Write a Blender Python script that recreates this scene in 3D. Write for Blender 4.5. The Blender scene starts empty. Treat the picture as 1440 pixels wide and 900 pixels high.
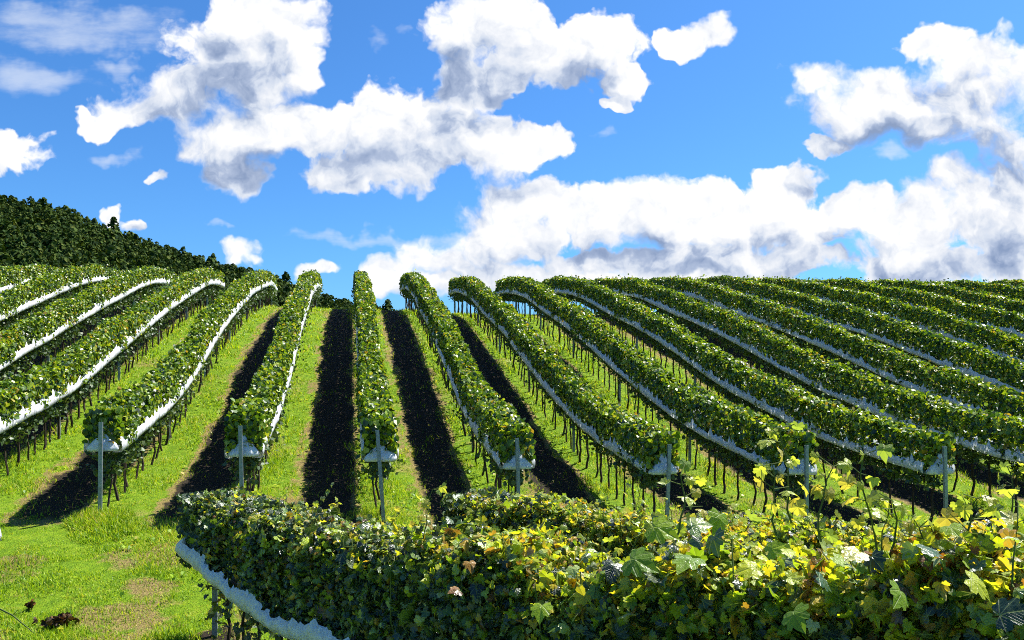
import bpy, math, numpy as np
from mathutils import Vector
rad = math.radians
rng = np.random.default_rng(7)
D = bpy.data
scene = bpy.context.scene
COL = scene.collection

# ------------------------------------------------------------------ camera
F = 1120.0            # focal length in pixels of the 1440 wide photograph
HY = 520.0            # eye level
cam_d = D.cameras.new("camera"); cam_d.sensor_width = 36; cam_d.lens = 28.0
cam_d.shift_y = (HY - 450.0) / 1440.0
cam_d.clip_end = 12000; cam_d.clip_start = 0.05
cam = D.objects.new("camera", cam_d); COL.objects.link(cam)
cam.location = (0, 0, 0); cam.rotation_euler = (rad(90), 0, 0)
scene.camera = cam

cy_ = scene.cycles
cy_.max_bounces = 4; cy_.diffuse_bounces = 1; cy_.glossy_bounces = 2; cy_.transmission_bounces = 3; cy_.transparent_max_bounces = 5
cy_.caustics_reflective = False; cy_.caustics_refractive = False; cy_.use_adaptive_sampling = True; cy_.use_denoising = False; cy_.filter_width = 1.0; cy_.adaptive_threshold = 0.02

# ------------------------------------------------------------------ sun, sky with clouds
SUN = Vector((0.92, 0.62, 1.62)).normalized()
sl = D.lights.new("sun", 'SUN'); sl.energy = 5.0; sl.angle = rad(0.5); sl.color = (1.0, 0.965, 0.89)
so = D.objects.new("sun", sl); COL.objects.link(so)
so.rotation_euler = SUN.to_track_quat('Z', 'Y').to_euler(); so.location = (10, 10, 30)
SKY_STRENGTH = 0.05
vs = scene.view_settings
vs.view_transform = 'Standard'; vs.look = 'None'; vs.gamma = 1.0; vs.use_curve_mapping = False
vs.exposure = 1.2
WHITE = 1.0 / (SKY_STRENGTH * 2 ** vs.exposure)

class NT:
    """small helper round a node tree"""
    def __init__(s, nt): s.nt = nt; s.n = nt.nodes; s.l = nt.links
    def new(s, t, **k):
        n = s.n.new(t)
        for a, b in k.items(): setattr(n, a, b)
        return n
    def put(s, sock, v):
        if v is None: return
        if hasattr(v, 'is_output') or isinstance(v, bpy.types.NodeSocket): s.l.new(v, sock)
        else: sock.default_value = v
    def m(s, op, a, b=None, c=None, clamp=False):
        n = s.new('ShaderNodeMath', operation=op); n.use_clamp = clamp
        s.put(n.inputs[0], a); s.put(n.inputs[1], b); s.put(n.inputs[2], c)
        return n.outputs[0]
    def vm(s, op, a, b=None, c=None):
        'vector math'
        n = s.new('ShaderNodeVectorMath', operation=op)
        s.put(n.inputs[0], a); s.put(n.inputs[1], b)
        if c is not None: s.put(n.inputs[3 if op == 'SCALE' else 2], c)
        return n.outputs[1] if op in ('DOT_PRODUCT', 'LENGTH') else n.outputs[0]
    def sstep(s, x, a, b, lo=0.0, hi=1.0):
        n = s.new('ShaderNodeMapRange', interpolation_type='SMOOTHSTEP')
        s.put(n.inputs[0], x)
        for i, v in enumerate((a, b, lo, hi)): s.put(n.inputs[i + 1], v)
        return n.outputs[0]
    def noise(s, vec, scale, detail=4, rough=0.55, lac=2.0, dist=0.0, color=False, dims='3D'):
        n = s.new('ShaderNodeTexNoise'); n.noise_dimensions = dims; s.put(n.inputs['Vector'], vec)
        n.inputs['Scale'].default_value = scale; n.inputs['Detail'].default_value = detail
        n.inputs['Roughness'].default_value = rough; n.inputs['Lacunarity'].default_value = lac
        n.inputs['Distortion'].default_value = dist
        return n.outputs['Color' if color else 'Fac']
    def mix(s, f, a, b, mode='MIX'):
        n = s.new('ShaderNodeMix', data_type='RGBA', blend_type=mode)
        s.put(n.inputs[0], f); s.put(n.inputs[6], a); s.put(n.inputs[7], b)
        return n.outputs[2]
    def ramp(s, f, stops, interp='LINEAR'):
        n = s.new('ShaderNodeValToRGB'); s.put(n.inputs[0], f)
        cr = n.color_ramp; cr.interpolation = interp
        while len(cr.elements) > 1: cr.elements.remove(cr.elements[-1])
        cr.elements[0].position = stops[0][0]; cr.elements[0].color = (*stops[0][1], 1)
        for p, c in stops[1:]:
            e = cr.elements.new(p); e.color = (*c, 1)
        return n.outputs[0]

# heaps of cumulus: direction in pixels of the photograph (cx, cy, rx, ry) turned into slopes below
CLOUDS = [
 (372,38,78,52),(330,95,100,62),(265,135,88,42),(432,92,34,22),(205,152,62,24),(150,168,30,14),
 (330,190,85,36),(420,185,108,44),(560,190,112,64),(650,205,100,44),(745,195,58,24),(330,240,42,24),(500,240,75,26),(596,148,34,14),
 (700,38,82,54),(775,72,92,48),(672,112,66,30),(852,58,64,38),(882,112,38,24),(960,62,34,22),(997,38,38,20),(858,142,22,14),(640,58,26,22),
 (1152,112,44,32),(1205,165,72,44),(1295,150,105,48),(1395,90,86,42),(1322,66,60,24),(1410,172,66,46),(1150,208,34,12),(1290,145,150,52),(1400,125,70,66),(540,235,90,34),(1445,205,50,24),
 (555,392,50,30),(615,366,58,34),(695,335,82,48),(762,290,72,44),(850,300,92,44),(950,302,92,44),(1045,300,82,42),(1102,268,52,34),(1140,318,50,34),(900,372,190,28),(700,388,120,20),(1065,372,110,30),(620,402,90,22),(850,402,150,20),(1000,402,120,20),
 (1215,292,46,32),(1285,312,72,46),(1352,300,72,52),(1425,285,52,64),(1300,374,100,40),(1425,375,44,44),
 (15,212,50,30),(221,259,24,10),(160,304,26,18),(188,314,24,17),(335,362,44,20),(360,372,20,10),(430,382,30,12),(20,385,20,8)]
# grey shade painted by position into hearts and bases of the heaps
CLOUD_SHADE = [(262,132,80,46),(340,105,60,26),(690,112,70,26),(640,95,34,36),(500,232,74,30),(620,225,70,24),(330,235,60,26),(1240,196,110,26),(1420,215,70,40),(850,352,80,14),(1000,380,50,10),
         (1300,388,70,26),(1425,360,40,50),(930,330,30,16),(820,110,50,24),(1370,110,50,18),(300,60,30,24),(1290,175,60,16)]
SOFT = [(538,68,26,16),(570,52,18,10),(60,118,80,26),(150,95,36,16),(20,105,50,30),(120,45,180,34),(60,20,90,26),(155,222,26,14),(315,322,24,8),(540,332,22,7),(845,188,20,12),
        (510,335,160,12),(1255,220,30,14)]

def build_world():
    w = D.worlds.new("World"); scene.world = w; w.use_nodes = True; w.cycles.sampling_method = 'MANUAL'; w.cycles.sample_map_resolution = 256
    T = NT(w.node_tree); w.node_tree.nodes.clear()
    tc = T.new('ShaderNodeTexCoord')
    sx = T.new('ShaderNodeSeparateXYZ'); T.put(sx.inputs[0], tc.outputs['Generated'])
    yy = T.m('MAXIMUM', sx.outputs[1], 0.05)
    cx = T.new('ShaderNodeCombineXYZ')
    T.put(cx.inputs[0], T.m('DIVIDE', sx.outputs[0], yy)); T.put(cx.inputs[1], T.m('DIVIDE', sx.outputs[2], yy))
    P = cx.outputs[0]
    wn = T.noise(P, 12.0, 4, 0.55, color=True, dims='2D')
    wn = T.vm('MULTIPLY', T.vm('SUBTRACT', wn, (0.5, 0.5, 0.5)), (0.10, 0.07, 0))
    Q = T.vm('ADD', P, wn)
    def union(Q, lst, k):
        acc = None
        for cx, cy, rx, ry in lst:
            d = T.vm('MULTIPLY_ADD', Q, (F / rx, F / ry, 0), (-(cx - 720) / rx, -(HY - cy) / ry, 0))
            f = T.m('SUBTRACT', 1.0, T.vm('DOT_PRODUCT', d, d))
            acc = f if acc is None else T.m('SMOOTH_MAX', acc, f, k)
        return T.m('MAXIMUM', acc, -1.5)
    def relief(off):
        n1 = T.noise(T.vm('ADD', P, off), 9.0, 7, 0.575, dims='2D')
        vo = T.new('ShaderNodeTexVoronoi', feature='F1', voronoi_dimensions='2D'); T.put(vo.inputs['Vector'], T.vm('ADD', Q, off))
        vo.inputs['Scale'].default_value = 15; vo.inputs['Detail'].default_value = 3; vo.inputs['Roughness'].default_value = 0.5
        vo.inputs['Lacunarity'].default_value = 2.3; vo.normalize = True
        a = T.m('MULTIPLY', T.m('SUBTRACT', n1, 0.5), 2.4)
        return n1, T.m('MULTIPLY_ADD', T.m('SUBTRACT', 0.33, vo.outputs['Distance']), 2.2, a)
    F1 = union(Q, CLOUDS, 0.45); F2 = union(T.vm('ADD', Q, (0.02, 0.055, 0)), CLOUDS, 0.45)
    n1, Ra = relief((0, 0, 0)); _, Rb = relief((0.011, 0.017, 0))
    dens = T.m('ADD', T.m('ADD', F1, Ra), 0.24)
    soft_edge = T.sstep(T.noise(P, 4.5, 2, 0.5, dims='2D'), 0.42, 0.62, 0.40, 0.95)
    n = T.new('ShaderNodeMapRange', interpolation_type='SMOOTHSTEP'); T.put(n.inputs[0], dens); n.inputs[1].default_value = -0.12; T.put(n.inputs[2], soft_edge)
    alpha = n.outputs[0]
    # light comes from up right: compare the heap's depth here with its depth towards the sun
    s1 = T.m('MAXIMUM', T.m('MINIMUM', T.m('SUBTRACT', Ra, Rb), 0.9), -0.9)
    s2 = T.m('MAXIMUM', T.m('MINIMUM', T.m('ADD', T.m('SUBTRACT', F1, F2), T.m('MULTIPLY', Ra, 0.45)), 1.0), -1.1)
    lit = T.m('MULTIPLY_ADD', s1, 0.50, 0.54)
    lit = T.m('MULTIPLY_ADD', s2, 0.30, lit)
    th = T.m('ADD', union(Q, CLOUD_SHADE, 0.5), T.m('MULTIPLY', Ra, 0.5))
    lit = T.m('SUBTRACT', lit, T.sstep(th, -0.6, 1.3, 0.0, 0.42))
    lit = T.m('ADD', lit, T.sstep(dens, 0.1, 0.9, 0.2, 0.0), clamp=True)
    ccol = T.ramp(lit, [(0.0, (0.27, 0.36, 0.56)), (0.25, (0.44, 0.53, 0.72)), (0.42, (0.68, 0.75, 0.88)), (0.62, (0.88, 0.91, 0.97)), (0.8, (1.02, 1.03, 1.05)), (1.0, (1.1, 1.1, 1.1))])
    ccol = T.vm('SCALE', ccol, None, WHITE)
    sp = T.vm('MULTIPLY', P, (5, 17, 1))
    n2 = T.noise(sp, 1.0, 6, 0.6, dims='2D')
    soft = T.m('MULTIPLY_ADD', T.m('SUBTRACT', n2, 0.5), 3.2, union(Q, SOFT, 0.3))
    sky = T.new('ShaderNodeTexSky', sky_type='NISHITA'); sky.sun_disc = False
    sky.sun_elevation = math.asin(SUN.z); sky.sun_rotation = math.atan2(SUN.x, SUN.y)
    sky.altitude = 300; sky.air_density = 1.0; sky.dust_density = 0.9; sky.ozone_density = 3.0
    skyc = T.vm('MULTIPLY', sky.outputs[0], SKYTINT)
    softa = T.m('MULTIPLY', T.sstep(soft, 0.0, 1.5), 0.55)
    c1 = T.mix(softa, skyc, tuple(WHITE * v for v in (0.86, 0.92, 1.0)) + (1,))
    c2 = T.mix(alpha, c1, ccol)
    bg = T.new('ShaderNodeBackground'); T.put(bg.inputs[0], c2); bg.inputs[1].default_value = SKY_STRENGTH
    out = T.new('ShaderNodeOutputWorld'); T.put(out.inputs[0], bg.outputs[0])
SKYTINT = (0.50, 1.02, 1.55)
build_world()

# ------------------------------------------------------------------ helpers
def knots(x, seed, step, n=4000, x0=-500):
    """smooth 1D noise in -1..1"""
    r = np.random.default_rng(seed).uniform(-1, 1, n)
    t = (np.asarray(x) - x0) / step; i = np.floor(t).astype(int); f = t - i; f = f * f * (3 - 2 * f)
    return r[i % n] * (1 - f) + r[(i + 1) % n] * f
def noise2(x, y, seed, step):
    r = np.random.default_rng(seed).uniform(-1, 1, (257, 257))
    u = np.asarray(x) / step + 1000; v = np.asarray(y) / step + 1000
    i = np.floor(u).astype(int); j = np.floor(v).astype(int); fu = u - i; fv = v - j
    fu = fu * fu * (3 - 2 * fu); fv = fv * fv * (3 - 2 * fv); i %= 257; j %= 257; i2 = (i + 1) % 257; j2 = (j + 1) % 257
    return (r[i, j] * (1 - fu) + r[i2, j] * fu) * (1 - fv) + (r[i, j2] * (1 - fu) + r[i2, j2] * fu) * fv

class MB:
    """mesh collector"""
    def __init__(s): s.v = []; s.f = []; s.m = []; s.n = 0; s.uv = []
    def add(s, verts, faces, mat=0, uv=None):
        verts = np.asarray(verts, dtype=np.float32).reshape(-1, 3)
        for a in (faces if isinstance(faces, list) else [faces]):
            a = np.asarray(a, dtype=np.int32)
            s.f.append(a + s.n); s.m.append(np.full(len(a), mat, np.int32))
        s.v.append(verts); s.n += len(verts)
        if uv is not None: s.uv.append(np.asarray(uv, dtype=np.float32).reshape(-1, 2))
    def build(s, name, mats, parent=None, origin=(0, 0, 0), smooth=False):
        v = np.concatenate(s.v) - np.asarray(origin, np.float32)
        loops = np.concatenate([a.ravel() for a in s.f])
        tot = np.concatenate([np.full(len(a), a.shape[1], np.int32) for a in s.f])
        start = np.concatenate([[0], np.cumsum(tot)[:-1]]).astype(np.int32)
        me = D.meshes.new(name)
        me.vertices.add(len(v)); me.vertices.foreach_set('co', v.ravel())
        me.loops.add(len(loops)); me.loops.foreach_set('vertex_index', loops.astype(np.int32))
        me.polygons.add(len(tot)); me.polygons.foreach_set('loop_start', start); me.polygons.foreach_set('loop_total', tot)
        for mt in (mats if isinstance(mats, (list, tuple)) else [mats]): me.materials.append(mt)
        me.polygons.foreach_set('material_index', np.concatenate(s.m))
        me.polygons.foreach_set('use_smooth', np.full(len(tot), smooth))
        if s.uv and sum(len(u) for u in s.uv) == len(v):
            uvl = me.uv_layers.new(name="leaf"); uvs = np.concatenate(s.uv)[loops]
            uvl.data.foreach_set('uv', uvs.ravel())
        me.update(calc_edges=True)
        o = D.objects.new(name, me); COL.objects.link(o)
        if parent is not None: o.parent = parent
        else: o.location = origin
        return o

def tag(o, label=None, cat=None, group=None, kind=None):
    if label: o['label'] = label
    if cat: o['category'] = cat
    if group: o['group'] = group
    if kind: o['kind'] = kind
    return o
def empty(name, loc):
    o = D.objects.new(name, None); COL.objects.link(o); o.location = loc; o.empty_display_size = 0.2; return o

def tube(mb, pts, radii, n=6, mat=0):
    pts = np.asarray(pts, float); m = len(pts); radii = np.broadcast_to(radii, (m,))
    t = np.gradient(pts, axis=0); t /= np.linalg.norm(t, axis=1, keepdims=True) + 1e-9
    ref = np.where(np.abs(t[:, 2:3]) > 0.9, [[1.0, 0, 0]], [[0, 0, 1.0]])
    a = np.cross(t, ref); a /= np.linalg.norm(a, axis=1, keepdims=True); b = np.cross(t, a)
    th = np.linspace(0, 2 * np.pi, n, endpoint=False)
    v = pts[:, None] + radii[:, None, None] * (a[:, None] * np.cos(th)[None, :, None] + b[:, None] * np.sin(th)[None, :, None])
    i = np.arange(m - 1)[:, None] * n; j = np.arange(n)[None]; k = (j + 1) % n
    q = np.stack([i + j, i + k, i + n + k, i + n + j], -1).reshape(-1, 4)
    mb.add(v.reshape(-1, 3), [q, np.array([list(range(n))[::-1]]), np.array([[(m - 1) * n + c for c in range(n)]])], mat)

def box(mb, c, s, mat=0):
    c = np.array(c); s = np.array(s) / 2
    v = [c + s * np.array(p) for p in ((-1,-1,-1),(1,-1,-1),(1,1,-1),(-1,1,-1),(-1,-1,1),(1,-1,1),(1,1,1),(-1,1,1))]
    mb.add(v, np.array([[0,3,2,1],[4,5,6,7],[0,1,5,4],[1,2,6,5],[2,3,7,6],[3,0,4,7]]), mat)

# leaf templates: x across, y base->tip, z out of the leaf
T6 = np.array([(0,0,0),(.44,.05,.10),(.50,.58,.06),(0,1,-.12),(-.50,.58,.06),(-.44,.05,.10)], float) - (0, .5, 0)
T6F = [np.array([[0,1,2,3],[0,3,4,5]])]
def grape_template():
    # outline of a five lobed vine leaf (x, y), petiole joint at origin
    R = [(0.0,0.0),(.16,-.17),(.40,-.20),(.46,-.02),(.60,.06),(.56,.28),(.42,.30),(.50,.52),(.40,.66),(.26,.60),(.20,.74),(.0,1.0)]
    L = [(-x, y) for x, y in R[1:-1]][::-1]
    o = np.array(R + L); r = np.hypot(o[:, 0], o[:, 1] - .2)
    z = -0.28 * r ** 2 + 0.10 * np.abs(o[:, 0])
    V = np.column_stack([o, z]); c = np.array([[0, .22, .03]])
    V = np.vstack([V, c]); n = len(o)
    Fc = np.array([[n, i, (i + 1) % n] for i in range(n)])
    return V - (0, .4, 0), [Fc]
TG, TGF = grape_template()

def scatter(mb, tmpl, faces, pos, nrm, size, tipdir=(0, 0, -1), tipjit=0.6, R=rng, mat=0, uv=False, curl=None):
    n = len(pos)
    if n == 0: return
    nrm = nrm / (np.linalg.norm(nrm, axis=1, keepdims=True) + 1e-9)
    t = np.asarray(tipdir, float) + R.normal(0, tipjit, (n, 3))
    t -= (t * nrm).sum(1, keepdims=True) * nrm; t /= np.linalg.norm(t, axis=1, keepdims=True) + 1e-9
    b = np.cross(t, nrm)
    k = len(tmpl); tm = np.broadcast_to(tmpl, (n, k, 3)).copy()
    c = R.uniform(-0.5, 2.2, (n, 1)) if curl is None else R.uniform(curl[0], curl[1], (n, 1))
    tm[:, :, 2] *= c
    v = pos[:, None] + size[:, None, None] * (tm[..., 0:1] * b[:, None] + tm[..., 1:2] * t[:, None] + tm[..., 2:3] * nrm[:, None])
    off = (np.arange(n) * k)[:, None, None]
    fs = [(f[None] + off).reshape(-1, f.shape[1]) for f in faces]
    u = None
    if uv: u = np.broadcast_to(tmpl[None, :, :2] + (0, .4), (n, k, 2)).reshape(-1, 2)
    mb.add(v.reshape(-1, 3), fs, mat, u)

# ------------------------------------------------------------------ materials
def mat_new(name):
    m = D.materials.new(name); m.use_nodes = True; m.node_tree.nodes.clear(); return m, NT(m.node_tree)
def finish(T, sh):
    o = T.new('ShaderNodeOutputMaterial'); T.put(o.inputs[0], sh)
def principled(T, col, rough=0.5, metal=0.0, spec=0.5, normal=None, alpha=None):
    p = T.new('ShaderNodeBsdfPrincipled'); T.put(p.inputs['Base Color'], col); T.put(p.inputs['Roughness'], rough)
    T.put(p.inputs['Metallic'], metal); T.put(p.inputs['Specular IOR Level'], spec)
    if normal is not None: T.put(p.inputs['Normal'], normal)
    return p.outputs[0]

def leaf_mat(name, stops, transl=0.35, rough=0.42, spec=0.5, patch=None, veins=False, under=0.0):
    m, T = mat_new(name)
    geo = T.new('ShaderNodeNewGeometry'); r = geo.outputs['Random Per Island']
    pos = geo.outputs['Position']
    n = T.noise(pos, 0.9, 3, 0.6)
    f = T.m('ADD', r, T.m('MULTIPLY', T.m('SUBTRACT', n, 0.5), patch or 0.5), clamp=True)
    col = T.ramp(f, stops)
    n2 = T.noise(pos, 38, 2, 0.5)
    col = T.mix(T.m('MULTIPLY', T.sstep(n2, 0.45, 0.75), 0.35), col, T.mix(1.0, col, (1.35, 1.15, 0.8, 1), 'MULTIPLY'))
    if veins:
        uvn = T.new('ShaderNodeUVMap'); sp = T.new('ShaderNodeSeparateXYZ'); T.put(sp.inputs[0], uvn.outputs[0])
        x = sp.outputs[0]; y = sp.outputs[1]
        ang = T.m('ABSOLUTE', T.m('ARCTAN2', x, y))
        rr = T.m('SQRT', T.m('ADD', T.m('MULTIPLY', x, x), T.m('MULTIPLY', y, y)))
        acc = None
        for a0 in (0.0, 0.72, 1.45, 2.2):
            d = T.m('MULTIPLY', T.m('ABSOLUTE', T.m('SUBTRACT', ang, a0)), rr)
            acc = d if acc is None else T.m('MINIMUM', acc, d)
        side = T.m('ABSOLUTE', T.m('SINE', T.m('MULTIPLY', T.m('SUBTRACT', y, T.m('ABSOLUTE', x)), 26.0)))
        vn = T.m('MAXIMUM', T.sstep(acc, 0.006, 0.028, 1, 0), T.sstep(side, 0.0, 0.16, 0.45, 0))
        col = T.mix(T.m('MULTIPLY', vn, 0.5), col, (0.30, 0.36, 0.12, 1))
        nb = T.new('ShaderNodeBump'); nb.inputs['Strength'].default_value = 0.5; nb.inputs['Distance'].default_value = 0.01
        T.put(nb.inputs['Height'], T.m('ADD', T.m('MULTIPLY', vn, -0.6), T.noise(pos, 60, 2)))
        nrm = nb.outputs[0]
    else: nrm = None
    if under > 0:
        col_s = T.mix(T.m('MULTIPLY', geo.outputs['Backfacing'], under), col, (0.26, 0.33, 0.20, 1))
    else: col_s = col
    p = principled(T, col_s, rough, 0, spec, nrm)
    tr = T.new('ShaderNodeBsdfTranslucent')
    T.put(tr.inputs[0], T.mix(1.0, col, (1.55, 1.45, 0.55, 1), 'MULTIPLY'))
    mx = T.new('ShaderNodeMixShader'); mx.inputs[0].default_value = transl
    T.put(mx.inputs[1], p); T.put(mx.inputs[2], tr.outputs[0])
    finish(T, mx.outputs[0]); return m

M = {}
M['leaf_far'] = leaf_mat("vine_leaf_green", [(0.0,(.012,.034,.006)),(.25,(.035,.090,.008)),(.52,(.11,.205,.010)),(.8,(.24,.34,.016)),(.96,(.38,.42,.04)),(1.0,(.36,.24,.03))], 0.34, 0.42, 0.7)
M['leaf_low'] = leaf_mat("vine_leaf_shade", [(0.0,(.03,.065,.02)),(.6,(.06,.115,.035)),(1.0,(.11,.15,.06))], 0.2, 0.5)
M['leaf_near'] = leaf_mat("vine_leaf_autumn", [(0.0,(.006,.016,.006)),(.35,(.014,.038,.008)),(.60,(.035,.085,.010)),(.74,(.11,.20,.010)),(.84,(.30,.40,.012)),(.92,(.38,.44,.20)),(.95,(.46,.40,.03)),(.98,(.25,.11,.02)),(1.0,(.10,.045,.02))], 0.26, 0.30, 0.8, patch=0.7, veins=True, under=0.22)  # near-black greens paint in side shade, the pale stop whitish glints
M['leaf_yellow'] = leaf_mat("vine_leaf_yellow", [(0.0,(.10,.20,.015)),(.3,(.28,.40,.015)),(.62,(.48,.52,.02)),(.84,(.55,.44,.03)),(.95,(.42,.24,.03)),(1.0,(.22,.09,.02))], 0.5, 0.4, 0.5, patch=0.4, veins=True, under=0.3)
M['forest'] = leaf_mat("conifer_green", [(0.0,(.008,.024,.006)),(.45,(.024,.052,.008)),(.8,(.055,.090,.012)),(1.0,(.09,.11,.02))], 0.12, 0.8, 0.1, patch=0.5)
M['grass'] = leaf_mat("grass_blade", [(0.0,(.06,.16,.008)),(.3,(.16,.30,.008)),(.65,(.30,.44,.012)),(.9,(.42,.48,.03)),(1.0,(.48,.40,.12))], 0.42, 0.5, 0.35, patch=0.8)
M['dry'] = leaf_mat("dry_leaf", [(0.0,(.02,.012,.008)),(.5,(.06,.03,.012)),(1.0,(.22,.10,.02))], 0.1, 0.7, 0.3)

def bark(name, a, b):
    m, T = mat_new(name); geo = T.new('ShaderNodeNewGeometry')
    v = T.vm('MULTIPLY', geo.outputs['Position'], (60, 60, 9))
    n = T.noise(v, 1.0, 4, 0.6)
    bp = T.new('ShaderNodeBump'); bp.inputs['Strength'].default_value = 0.6; bp.inputs['Distance'].default_value = 0.01; T.put(bp.inputs['Height'], n)
    finish(T, principled(T, T.ramp(n, [(.3, a), (.7, b)]), 0.85, 0, 0.2, bp.outputs[0])); return m
M['bark'] = bark("vine_bark", (.018,.013,.010), (.07,.05,.035))
M['shoot'] = bark("green_shoot", (.05,.09,.02), (.13,.16,.04))

m, T = mat_new("galvanised_steel"); geo = T.new('ShaderNodeNewGeometry')
n = T.noise(geo.outputs['Position'], 25, 5, 0.6); n3 = T.noise(geo.outputs['Position'], 4, 3)
c = T.ramp(n, [(.3, (.16,.20,.24)), (.7, (.30,.35,.40))]); c = T.mix(T.sstep(n3, .56, .75, 0, .5), c, (.16,.11,.07,1))
finish(T, principled(T, c, T.ramp(n, [(0,(.35,)*3),(1,(.6,)*3)]), 0.55)); M['steel'] = m

m, T = mat_new("white_plastic_film"); geo = T.new('ShaderNodeNewGeometry')
v = T.vm('MULTIPLY', geo.outputs['Position'], (9, 9, 3)); n = T.noise(v, 3.0, 4, 0.6, dist=1.0)
bp = T.new('ShaderNodeBump'); bp.inputs['Strength'].default_value = 0.8; bp.inputs['Distance'].default_value = 0.03; T.put(bp.inputs['Height'], n)
p = principled(T, T.ramp(n, [(.3,(.78,.81,.85)),(.7,(.90,.92,.94))]), 0.28, 0, 0.6, bp.outputs[0])
tr = T.new('ShaderNodeBsdfTranslucent'); tr.inputs[0].default_value = (.75,.8,.86,1)
mx = T.new('ShaderNodeMixShader'); mx.inputs[0].default_value = 0.3; T.put(mx.inputs[1], p); T.put(mx.inputs[2], tr.outputs[0])
ts = T.new('ShaderNodeBsdfTransparent'); mx2 = T.new('ShaderNodeMixShader')
T.put(mx2.inputs[0], T.sstep(n, .35, .65, 0.08, 0.0)); T.put(mx2.inputs[1], mx.outputs[0]); T.put(mx2.inputs[2], ts.outputs[0])
finish(T, mx2.outputs[0]); M['film'] = m

m, T = mat_new("grassy_ground"); geo = T.new('ShaderNodeNewGeometry'); pos = geo.outputs['Position']
at = T.new('ShaderNodeAttribute'); at.attribute_name = "bare_shade"
n1 = T.noise(pos, 0.55, 5, 0.6); n2 = T.noise(pos, 6, 5, 0.65); n3 = T.noise(pos, 45, 3, 0.7)
g = T.ramp(n2, [(.25, (.07,.15,.006)), (.5, (.15,.26,.008)), (.75, (.27,.36,.014))])
dry = T.ramp(n3, [(.3, (.17,.15,.035)), (.7, (.36,.31,.09))])
g = T.mix(T.sstep(T.m('ADD', T.m('MULTIPLY', n2, 0.4), n1), 0.76, 0.9, 0, 0.8), g, dry)
soil_shade = T.ramp(n3, [(.3, (.012,.009,.006)), (.58, (.035,.026,.016)), (.75, (.13,.10,.06))])  # near-black soil, also painting the rows' cast shadows into the ground
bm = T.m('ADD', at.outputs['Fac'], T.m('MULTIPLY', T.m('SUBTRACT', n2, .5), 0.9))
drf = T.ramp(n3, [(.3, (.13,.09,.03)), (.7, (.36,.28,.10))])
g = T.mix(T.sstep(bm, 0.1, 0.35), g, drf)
g = T.mix(T.sstep(bm, 0.42, 0.72), g, soil_shade)
bp = T.new('ShaderNodeBump'); bp.inputs['Strength'].default_value = 1.0; bp.inputs['Distance'].default_value = 0.05; T.put(bp.inputs['Height'], T.m('ADD', n2, n3))
finish(T, principled(T, g, 0.9, 0, 0.15, bp.outputs[0])); M['ground'] = m

# ------------------------------------------------------------------ terrain
TD = np.array([-400,-10,0,3,5,7.3,10,12,14,15,18,20,22,24,26,28,30,32,34,36,38,40,42,44,46,50,60,80,120,4000.])
front = [-1.9,-1.9,-2.2,-2.65,-3.2,-3.6,-3.43]
back = [-10.0,-10.0]
def prof(mid, c46): return np.array(front + mid + [c46, c46 - .8, c46 - 4, c46 - 9] + back)
right = prof([-3.2,-3.05,-2.98,-2.6,-2.15,-1.68,-1.07,-.45,.15,.62,1.12,1.65,2.15,2.5,2.75,2.9,2.95], 2.85)
s3    = prof([-3.2,-2.98,-2.86,-2.42,-2.0,-1.3,-.75,-.1,.45,.9,1.4,1.95,2.35,2.7,2.95,3.08,3.15], 3.1)
s05   = prof([-3.15,-2.85,-2.7,-2.3,-1.85,-1.25,-.62,0,.55,1.0,1.48,2.0,2.4,2.72,3.0,3.2,3.33], 3.3)
left1 = prof([-3.05,-2.66,-2.5,-2.15,-1.7,-1.18,-.5,.12,.65,1.1,1.58,2.05,2.42,2.75,3.05,3.3,3.42], 3.4)
left0 = prof([-3.0,-2.55,-2.35,-1.87,-1.5,-.9,-.4,.15,.65,1.15,1.62,2.1,2.55,2.95,3.15,3.3,3.32], 3.2)
left2 = prof([-2.9,-2.4,-2.2,-1.7,-1.3,-.78,-.25,.3,.85,1.35,1.9,2.4,2.8,3.1,3.2,3.3,3.32], 3.2)
far_r = right.copy(); far_r[16:26] -= np.array([0,0,.05,.1,.15,.25,.35,.45,.5,.5])
SN = np.array([-12,-7.5,-4.5,.5,3,5.7,18,30.]); SP = [left2,left0,left1,s05,s3,right,right,far_r]
fy = np.arange(-20, 130, .25)
def sm(p):
    a = np.interp(fy, TD, p); k = np.exp(-(np.arange(-8, 9) * .25) ** 2 / (2 * .8 ** 2)); k /= k.sum()
    b = np.convolve(np.pad(a, 8, mode='edge'), k, 'valid'); return b
SPF = np.array([sm(p) for p in SP])
def Zs(x, y):
    x = np.asarray(x, float); y = np.asarray(y, float); s = x + .2036 * y
    yi = np.clip((y + 20) / .25, 0, len(fy) - 1.001); i = np.floor(yi).astype(int); f = yi - i
    si = np.interp(s, SN, np.arange(len(SN))); j = np.clip(np.floor(si).astype(int), 0, len(SN) - 2); g = si - j; g = g * g * (3 - 2 * g)
    a = SPF[j, i] * (1 - f) + SPF[j, i + 1] * f; b = SPF[j + 1, i] * (1 - f) + SPF[j + 1, i + 1] * f
    return a * (1 - g) + b * g
def Z(x, y):
    return Zs(x, y) + .035 * noise2(x, y, 3, 1.3) + .02 * noise2(x, y, 4, .45)

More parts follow.
